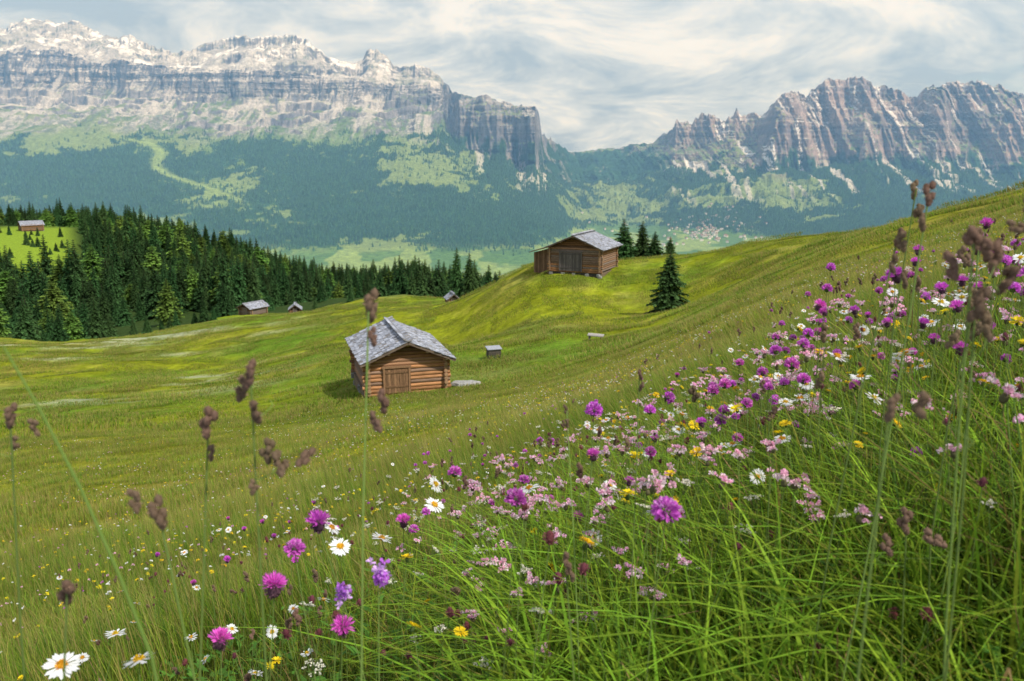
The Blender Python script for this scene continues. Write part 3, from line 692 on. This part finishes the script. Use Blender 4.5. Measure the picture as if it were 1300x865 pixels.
def mkflower(kind,i,coll):
    g=np.random.default_rng(sum(map(ord,kind))*7+i);B=MB()
    if kind=='knautia':
        V,F_,C_=head_kites(190,.017,.012,.0045,0,1.9,np.array([.64,.14,.57]),g,.15,inner=.35);B.add(V,F_,C_)
        V,F_,C_=head_kites(60,.017,.008,.003,0,1.0,np.array([.82,.40,.74]),g,.1,inner=.55);B.add(V,F_,C_)
        blob(B,(0,0,-.005),(.008,0,.007),(.08,.13,.03))
    if kind=='thistle':
        V,F_,C_=head_kites(170,.012,.014,.002,0,1.35,np.array([.68,.12,.58]),g,.1,inner=.4);B.add(V,F_,C_)
        blob(B,(0,0,-.006),(.009,0,.010),(.10,.05,.07));V,F_,C_=head_kites(50,.009,.005,.003,.8,2.8,np.array([.13,.07,.09]),g,.2,(0,0,-.006),.8);B.add(V,F_,C_)
    if kind=='daisy':
        for L_ in range(2):
            n_=13;a=np.arange(n_)*6.283/n_+L_*.24+g.normal(0,.05,n_);d=norm(np.stack([np.cos(a),np.sin(a),g.normal(-.05+.1*L_,.12,n_)],-1));sd=norm(np.stack([-np.sin(a),np.cos(a),g.normal(0,.15,n_)],-1))
            V,F_=kites(d*.004,d,sd,g.uniform(.018,.022,n_),.0058,.7);B.add(V,F_,np.repeat(np.array([[.82,.82,.80]])*g.uniform(.88,1,(n_,1)),4,0))
        V,F_,C_=head_kites(70,.0065,.004,.0025,0,1.5,np.array([.75,.45,.02]),g,.1,(0,0,-.002),.8);B.add(V,F_,C_);blob(B,(0,0,-.001),(.0068,0,.004),(.65,.38,.02))
    if kind=='hawkweed':
        for L_ in range(3):
            n_=18;a=g.uniform(0,6.283,n_);el=.1+.35*L_;d=norm(np.stack([np.cos(a),np.sin(a),el+g.normal(0,.1,n_)],-1));sd=norm(np.stack([-np.sin(a),np.cos(a),0*a],-1))
            V,F_=kites(d*.002,d,sd,.017-.004*L_,.0042,.8);B.add(V,F_,np.repeat(np.array([[.82,.60,.02]])*g.uniform(.8,1.05,(n_,1)),4,0))
        blob(B,(0,0,-.006),(.005,0,.007),(.07,.11,.03))
    if kind=='pink':
        for q in range(10):
            c=np.array([g.normal(0,.010),g.normal(0,.010),g.uniform(-.006,.008)])
            V,F_,C_=head_kites(16,.004,.006,.004,0,1.7,np.array([.82,.46,.60]) if q%3 else np.array([.84,.68,.72]),g,.2,c,.3);B.add(V,F_,C_)
        blob(B,(0,0,-.008),(.006,0,.008),(.14,.13,.06))
    if kind=='umbel':
        for q in range(14):
            a=g.uniform(0,6.28);r=g.uniform(.2,1)*.022;c=np.array([math.cos(a)*r,math.sin(a)*r,g.uniform(-.003,.003)])
            V,F_,C_=head_kites(10,.003,.0045,.0035,0,1.7,np.array([.76,.72,.60]),g,.2,c,.3);B.add(V,F_,C_)
            B.tube([c,[0,0,-.03]],.0005,(.12,.18,.05),3,cap=False)
    if kind=='bud':
        blob(B,(0,0,0),(.0055,0,.010),(.17,.05,.06));V,F_,C_=head_kites(60,.006,.005,.002,0,2.6,np.array([.22,.08,.08]),g,.3,inner=.8);B.add(V,F_,C_)
    if kind=='lavender':
        for q in range(20):
            a=g.uniform(0,6.28);rr_=g.uniform(0,.016);c=np.array([math.cos(a)*rr_,math.sin(a)*rr_,g.uniform(-.02,.022)])
            V,F_,C_=head_kites(12,.004,.009,.0055,.0,2.2,np.array([.50,.16,.62]) if g.random()<.6 else np.array([.66,.42,.72]),g,.3,c,.2);B.add(V,F_,C_)
    if kind=='drygrass':
        for q in range(6):
            c=np.array([g.normal(0,.004),g.normal(0,.004),(q-3)*.0062])
            V,F_,C_=head_kites(34,.006,.007,.0024,.0,1.6,np.array([.28,.19,.12]),g,.45,c,.2);B.add(V,F_,C_);blob(B,c,(.006,0,.009),(.20,.13,.085),6,4)
    V=np.vstack(B.V);F_=np.vstack(B.F);C_=np.vstack(B.C)
    fastmesh('%s_%d'%(kind,i),V,F_,C_,M_petal,coll=coll)
kinds=['knautia','thistle','daisy','hawkweed','pink','umbel','bud','lavender','drygrass']
KC={}
for k_ in kinds:
    c=proto('proto_'+k_);KC[k_]=c
    for i in range(3): mkflower(k_,i,c)
FL={k_:[] for k_ in kinds}
stems=[]
def addfl(kind,x,y,z,s=1.0,tilt=.35,base=None,rad=.0011):
    ta=rng.uniform(0,6.28);tm=abs(rng.normal(0,tilt))
    FL[kind].append((x,y,z,tm*math.cos(ta)+( .35 if kind in('daisy','hawkweed') else 0),tm*math.sin(ta),rng.uniform(0,6.28),s))
    bx,by=(x+rng.normal(0,.05),y+rng.normal(0,.05)) if base is None else base
    stems.append((bx,by,g1(bx,by)-.02,x,y,z-.006*s,rad))
H=[('knautia',.183,.95,-.41,1.0),('knautia',.15,1.5,-.45,.95),('knautia',.006,1.2,-.498,.95),('thistle',-.304,1.25,-.557,1.1),('knautia',-.316,1.15,-.554,.85),('thistle',-.349,1.15,-.613,1.15),('thistle',-.434,1.15,-.70,1.0),('thistle',-.24,1.1,-.65,.95),
('lavender',-.187,1.1,-.567,.9),('lavender',-.238,1.1,-.6,.7),('knautia',-.121,1.7,-.646,.85),('knautia',.03,2,-.78,.8),('thistle',-.245,1.8,-.8,1),('knautia',.37,2.2,-.66,.9),('knautia',.38,2,-.567,.9),('knautia',.488,2,-.55,.85),('knautia',.515,2,-.534,.9),('knautia',.543,1.9,-.553,.8),('knautia',.605,2,-.504,.8),('knautia',.602,1.9,-.4275,.8),('knautia',.607,1.8,-.436,.95),('knautia',.664,1.9,-.412,.8),('knautia',.635,1.8,-.47,.9),('thistle',.724,1.6,-.215,1),('knautia',.798,1.6,-.567,.7),('knautia',.56,2.3,-.62,.8),('thistle',.44,1.9,-.60,.8),('knautia',.29,1.7,-.60,.7),
('thistle',.14,1.4,-.50,.7),('knautia',.9,2.4,-.30,.8),('knautia',.82,2.2,-.33,.8),('thistle',1.0,2.1,-.22,.8),('thistle',1.05,1.9,-.14,.8),
('daisy',-.587,1,-.645,1),('daisy',-.534,1.1,-.70,1),('daisy',.038,1.8,-.72,1),('daisy',-.174,1.8,-.76,1),('daisy',-.369,1.7,-.813,1),('daisy',-.279,1.7,-.794,1),('daisy',.665,1.7,-.394,1),('daisy',.75,1.6,-.368,1.05),('daisy',.758,1.8,-.463,1),('daisy',.665,1.9,-.54,1),('daisy',-.82,1.6,-.96,.9),('daisy',-.19,2.0,-.79,1),('daisy',-.43,1.9,-.86,1),('daisy',1.1,2.2,-.42,1),
('hawkweed',.216,1.5,-.612,1),('hawkweed',.123,1.3,-.616,1),('hawkweed',.587,1.8,-.592,.9),('hawkweed',-.165,1.3,-.766,.8),('hawkweed',-.086,1.3,-.777,.7),('hawkweed',-.2,1.5,-.74,.8),('hawkweed',.9,1.9,-.40,.8),('hawkweed',1.0,1.9,-.33,.8),('hawkweed',.7,1.9,-.43,.7),('hawkweed',.82,1.55,-.62,.7),
('pink',.365,1.5,-.524,1),('pink',.367,1.4,-.546,1),('pink',.29,1.45,-.63,1),('pink',.33,1.6,-.56,.9),('pink',.42,1.8,-.60,.9),('pink',.2,1.7,-.60,.9),('pink',1.0,1.75,-.45,1.0),('pink',1.06,1.8,-.38,1.0),
('bud',.05,1.05,-.49,1.1),('bud',-.35,1.2,-.72,1),('bud',.1,1.1,-.56,1),('bud',.24,1.3,-.57,1),('bud',-.27,1.2,-.69,1),('bud',.02,1.3,-.55,1)]
for k_,x,y,z,s in H: addfl(k_,x,y,z,s)
def rnd(kind,cnt,r0,r1,a0,a1,h0,h1,s0=.7,s1=1.05,clu=-.25):
    x,y=sector(cnt,r0,r1,a0,a1,1);z=ground(x,y)
    cl_=fbm(x/.8,y/.8,3,sum(map(ord,kind)))
    for i in range(cnt):
        if cl_[i]<clu: continue
        hh=rng.uniform(h0,h1)*(.62+.38*min(1,max(0,(x[i]/y[i]+.6))))
        if z[i]+hh>-.12*y[i] and y[i]<1.6: continue
        addfl(kind,x[i],y[i],z[i]+hh,rng.uniform(s0,s1))
rnd('knautia',110,2.0,7,-8,44,.5,.75,.55,.95);rnd('thistle',45,1.8,6,-25,44,.45,.7,.6,.95)
rnd('knautia',50,1.7,4,14,36,.55,.78,.6,.95);rnd('thistle',30,1.7,3.6,20,36,.6,.85,.6,.9)
rnd('daisy',110,2.0,8,-30,44,.35,.6,.7,1);rnd('daisy',90,1.7,4,5,36,.5,.74,.7,1,-.6);rnd('hawkweed',150,1.5,7,-34,44,.3,.62,.4,.85);rnd('hawkweed',90,1.6,4,5,36,.5,.72,.5,.9)
rnd('pink',260,1.4,5.5,-8,44,.42,.68,.5,.95);rnd('pink',300,1.3,3.8,-4,36,.44,.76,.6,1.2,-.6);rnd('umbel',260,1.3,6,-15,42,.38,.70,.45,1.0)
rnd('bud',260,1.1,4.5,-25,44,.38,.7,.6,1.1)
rnd('drygrass',340,1.5,6,-30,46,.42,.82,.5,.9)
def stalk(x,y,z,clusters,base=None,lean=(0,0)):
    bx,by=(x-lean[0],y-lean[1]) if base is None else base
    stems.append((bx,by,g1(bx,by),x,y,z,.0014))
    for dx,dz,s in clusters:
        FL['drygrass'].append((x+dx,y+rng.normal(0,.006),z+dz,rng.normal(0,.25),rng.normal(0,.25)+(1.1 if abs(dx)>.02 else 0),rng.uniform(0,6),s))
        if abs(dx)>.008: stems.append((x-lean[0]*.1,y,z+dz-.03,x+dx,y,z+dz-.008,.0006))
stalk(-.136,.8,-.13,[(0,-.005,.75),(.002,-.035,.45),(.012,-.10,.6),(.006,-.115,.5)],lean=(.02,0))
stalk(-.237,.75,-.187,[(0,0,.6),(-.012,-.018,.55),(.006,-.035,.6),(.012,-.075,.55),(.022,-.085,.6),(.048,-.077,.6),(-.004,-.11,.4)],lean=(.01,0))
stalk(-.49,.8,-.243,[(0,0,.6),(.018,-.015,.45),(0,-.03,.4)],lean=(.02,0))
stalk(-.297,.8,-.25,[(0,0,.7),(.003,-.03,.4)],lean=(.12,0))
stalk(-.31,.7,-.30,[(0,0,.7),(-.02,.01,.5)],lean=(-.08,0))
stalk(-.398,.7,-.378,[(0,0,.7)],lean=(.05,.0))
stalk(.434,.9,-.034,[(0,0,.6),(-.008,-.025,.6),(-.02,-.05,.5)],lean=(.1,0))
stalk(.378,.7,-.065,[(0,0,.7),(.02,-.01,.6),(-.01,-.02,.6),(.035,.01,.5)],lean=(-.06,0))
stalk(.276,.6,-.176,[(0,0,.5),(.02,.004,.5)],lean=(.02,0))
stalk(.385,.7,-.115,[(0,0,.7),(.028,.018,.6),(.012,-.02,.55)],lean=(.02,0))
stalk(.451,1,-.088,[(0,0,.6),(-.006,-.03,.5),(.012,-.05,.5)],lean=(.06,0))
stalk(.60,1.1,-.10,[(0,0,.7),(.02,-.03,.7),(-.02,-.02,.6)],lean=(.06,0))
stalk(.55,1.0,-.16,[(0,0,.6),(.02,-.03,.6),(-.02,-.05,.6)],lean=(-.06,0))
stalk(.56,1.2,-.04,[(0,0,.6),(.01,-.03,.5)],lean=(-.05,0))
stalk(.20,1.3,-.33,[(0,0,.4),(.004,-.02,.4)],lean=(.03,0))
stalk(.08,1.2,-.36,[(0,0,.35),(.0,-.015,.35)],lean=(-.03,0))
stalk(.06,.9,-.44,[(0,0,.5),(.006,-.02,.4)],lean=(.06,0))
stalk(.33,.9,-.62,[(0,0,.7),(.0,-.03,.6)],lean=(.02,0))
stalk(.47,.95,-.42,[(0,0,.7),(.03,-.02,.7),(-.02,-.03,.6)],lean=(-.04,0))
names={'knautia':'purple_scabious_flowers','thistle':'alpine_thistle_flowers','daisy':'oxeye_daisies','hawkweed':'yellow_hawkweed_flowers','pink':'pink_clover_flowers','umbel':'white_umbel_flowers','bud':'burnet_flower_buds','lavender':'purple_orchid_flowers','drygrass':'grass_seed_heads'}
for k_,l in FL.items():
    l=np.array(l);scatter(names[k_],l[:,:3],l[:,3:6],l[:,6],rng.integers(0,3,len(l)),KC[k_])
S=np.array(stems);ns=len(S);t=np.linspace(0,1,6)
b0=S[:,0:3];b1=S[:,3:6]
bow=rng.normal(0,.025,(ns,2))
P_=b0[:,None]*(1-t[None,:,None])+b1[:,None]*t[None,:,None]
arc=(np.sin(t*math.pi))[None,:]
P_[:,:,0]+=bow[:,0:1]*arc;P_[:,:,1]+=bow[:,1:2]*arc
an=np.array([0,2.094,4.189])
ring=np.stack([np.cos(an),np.sin(an),0*an],-1)
V=P_[:,:,None]+ring[None,None]*(S[:,6][:,None,None,None]*(1.15-.4*t)[None,:,None,None])
idx=np.arange(ns)[:,None]*18;Fq=[]
for i in range(5):
    for j in range(3):
        Fq.append(np.concatenate([idx+i*3+j,idx+i*3+(j+1)%3,idx+(i+1)*3+(j+1)%3,idx+(i+1)*3+j],1))
F_=np.stack(Fq,1).reshape(-1,4)
cc=np.array([.15,.22,.05])*rng.uniform(.7,1.3,(ns,1))
fastmesh('flower_stems',V.reshape(-1,3),F_,np.repeat(cc,18,0),M_stem)
B=MB();B.tube([(-.366,.6,-.132),(-.345,.6,-.18),(-.322,.6,-.24),(-.30,.6,-.31),(-.281,.6,-.38),(-.262,.6,-.6),(-.25,.6,g1(-.25,.6))],[.0007,.0009,.0011,.0012,.0013,.0015,.0016],(.14,.22,.04),6)
B.build('arching_grass_stem',M_stem)

PDt=proto('dots')
for i,c in enumerate([(.82,.82,.78),(.8,.6,.03),(.75,.42,.55),(.55,.15,.5)]):
    B=MB();g=np.random.default_rng(i);V,F_,C_=head_kites(7,.015,.02,.02,0,1.3,np.array(c),g,.2);B.add(V,F_,C_)
    B.build('dot_%d'%i,M_petal,coll=PDt)
x,y=sector(7500,5,42,-42,44,1);cn=fbm(x/3,y/3,3,91);k=cn>-.12;x=x[k];y=y[k];z=ground(x,y)+rng.uniform(.12,.3,len(x))
scatter('meadow_flowers',np.stack([x,y,z],-1),zrot(len(x)),rng.uniform(.45,1.0,len(x))*(.75+np.hypot(x,y)/80),rng.choice(4,len(x),p=[.33,.45,.14,.08]),PDt)

# ------------------------------------------------------------ haze
me=bpy.data.meshes.new('atmosphere_haze')
x0,x1,y0,y1,z0,z1=-11000,11000,600,12500,-900,2400
me.from_pydata([(x0,y0,z0),(x1,y0,z0),(x1,y1,z0),(x0,y1,z0),(x0,y0,z1),(x1,y0,z1),(x1,y1,z1),(x0,y1,z1)],[],[(0,3,2,1),(4,5,6,7),(0,1,5,4),(1,2,6,5),(2,3,7,6),(3,0,4,7)])
hb=bpy.data.objects.new('atmosphere_haze',me);scene.collection.objects.link(hb)
m,nt=newmat('haze');v=N(nt,'ShaderNodeVolumeScatter');v.inputs['Color'].default_value=(.25,.54,1,1);v.inputs['Density'].default_value=9.0e-5;v.inputs['Anisotropy'].default_value=.0
o=N(nt,'ShaderNodeOutputMaterial');nt.links.new(v.outputs[0],o.inputs['Volume']);me.materials.append(m)

# ------------------------------------------------------------ light + sky
sd=Vector((.62,-.50,.95)).normalized()
sun=bpy.data.lights.new('sun','SUN');sun.energy=4.9;sun.angle=math.radians(1.5);sun.color=(1,.95,.87)
so=bpy.data.objects.new('sun',sun);scene.collection.objects.link(so);so.rotation_euler=sd.to_track_quat('Z','Y').to_euler()
w=bpy.data.worlds.new('World');scene.world=w;w.use_nodes=True;nt=w.node_tree;nt.nodes.clear();L=nt.links.new
st_=N(nt,'ShaderNodeTexSky',sky_type='NISHITA');st_.sun_disc=False;st_.sun_elevation=math.asin(sd.z);st_.sun_rotation=math.atan2(sd.x,sd.y);st_.altitude=2000
tc=N(nt,'ShaderNodeTexCoord');sp=N(nt,'ShaderNodeSeparateXYZ');L(tc.outputs['Generated'],sp.inputs[0])
zz=N(nt,'ShaderNodeMath',operation='MAXIMUM');L(sp.outputs[2],zz.inputs[0]);zz.inputs[1].default_value=0
za=N(nt,'ShaderNodeMath',operation='ADD');L(zz.outputs[0],za.inputs[0]);za.inputs[1].default_value=.24
dx=N(nt,'ShaderNodeMath',operation='DIVIDE');L(sp.outputs[0],dx.inputs[0]);L(za.outputs[0],dx.inputs[1])
dy=N(nt,'ShaderNodeMath',operation='DIVIDE');L(sp.outputs[1],dy.inputs[0]);L(za.outputs[0],dy.inputs[1])
cb=N(nt,'ShaderNodeCombineXYZ');L(dx.outputs[0],cb.inputs[0]);L(dy.outputs[0],cb.inputs[1]);cb.inputs[2].default_value=1.7
c1=noise(nt,cb.outputs[0],1.9,12,.66,.5);c2=noise(nt,cb.outputs[0],.8,6,.55,.3)
r1=N(nt,'ShaderNodeValToRGB');L(c1.outputs[0],r1.inputs[0])
e=r1.color_ramp.elements;e[0].position=.39;e[0].color=(3.5,4.3,5.7,1);e[1].position=.63;e[1].color=(9.5,9.9,10.6,1)
q=e.new(.505);q.color=(6.1,6.9,8.2,1)
r2=N(nt,'ShaderNodeMapRange');r2.inputs[1].default_value=.30;r2.inputs[2].default_value=.40;L(c2.outputs[0],r2.inputs[0])
mx=N(nt,'ShaderNodeMix',data_type='RGBA');L(r2.outputs[0],mx.inputs[0]);L(st_.outputs[0],mx.inputs[6]);L(r1.outputs[0],mx.inputs[7])
bg=N(nt,'ShaderNodeBackground');bg.inputs[1].default_value=.11;L(mx.outputs[2],bg.inputs[0])
o=N(nt,'ShaderNodeOutputWorld');L(bg.outputs[0],o.inputs[0])

# ------------------------------------------------------------ camera
cam=bpy.data.cameras.new('camera');co=bpy.data.objects.new('camera',cam);scene.collection.objects.link(co)
cam.lens=30;cam.sensor_width=36;cam.clip_start=.02;cam.clip_end=60000
co.location=(0,0,0);co.rotation_euler=(math.radians(90-12),0,0)
cam.dof.use_dof=True;cam.dof.focus_distance=3.5;cam.dof.aperture_fstop=9
scene.camera=co
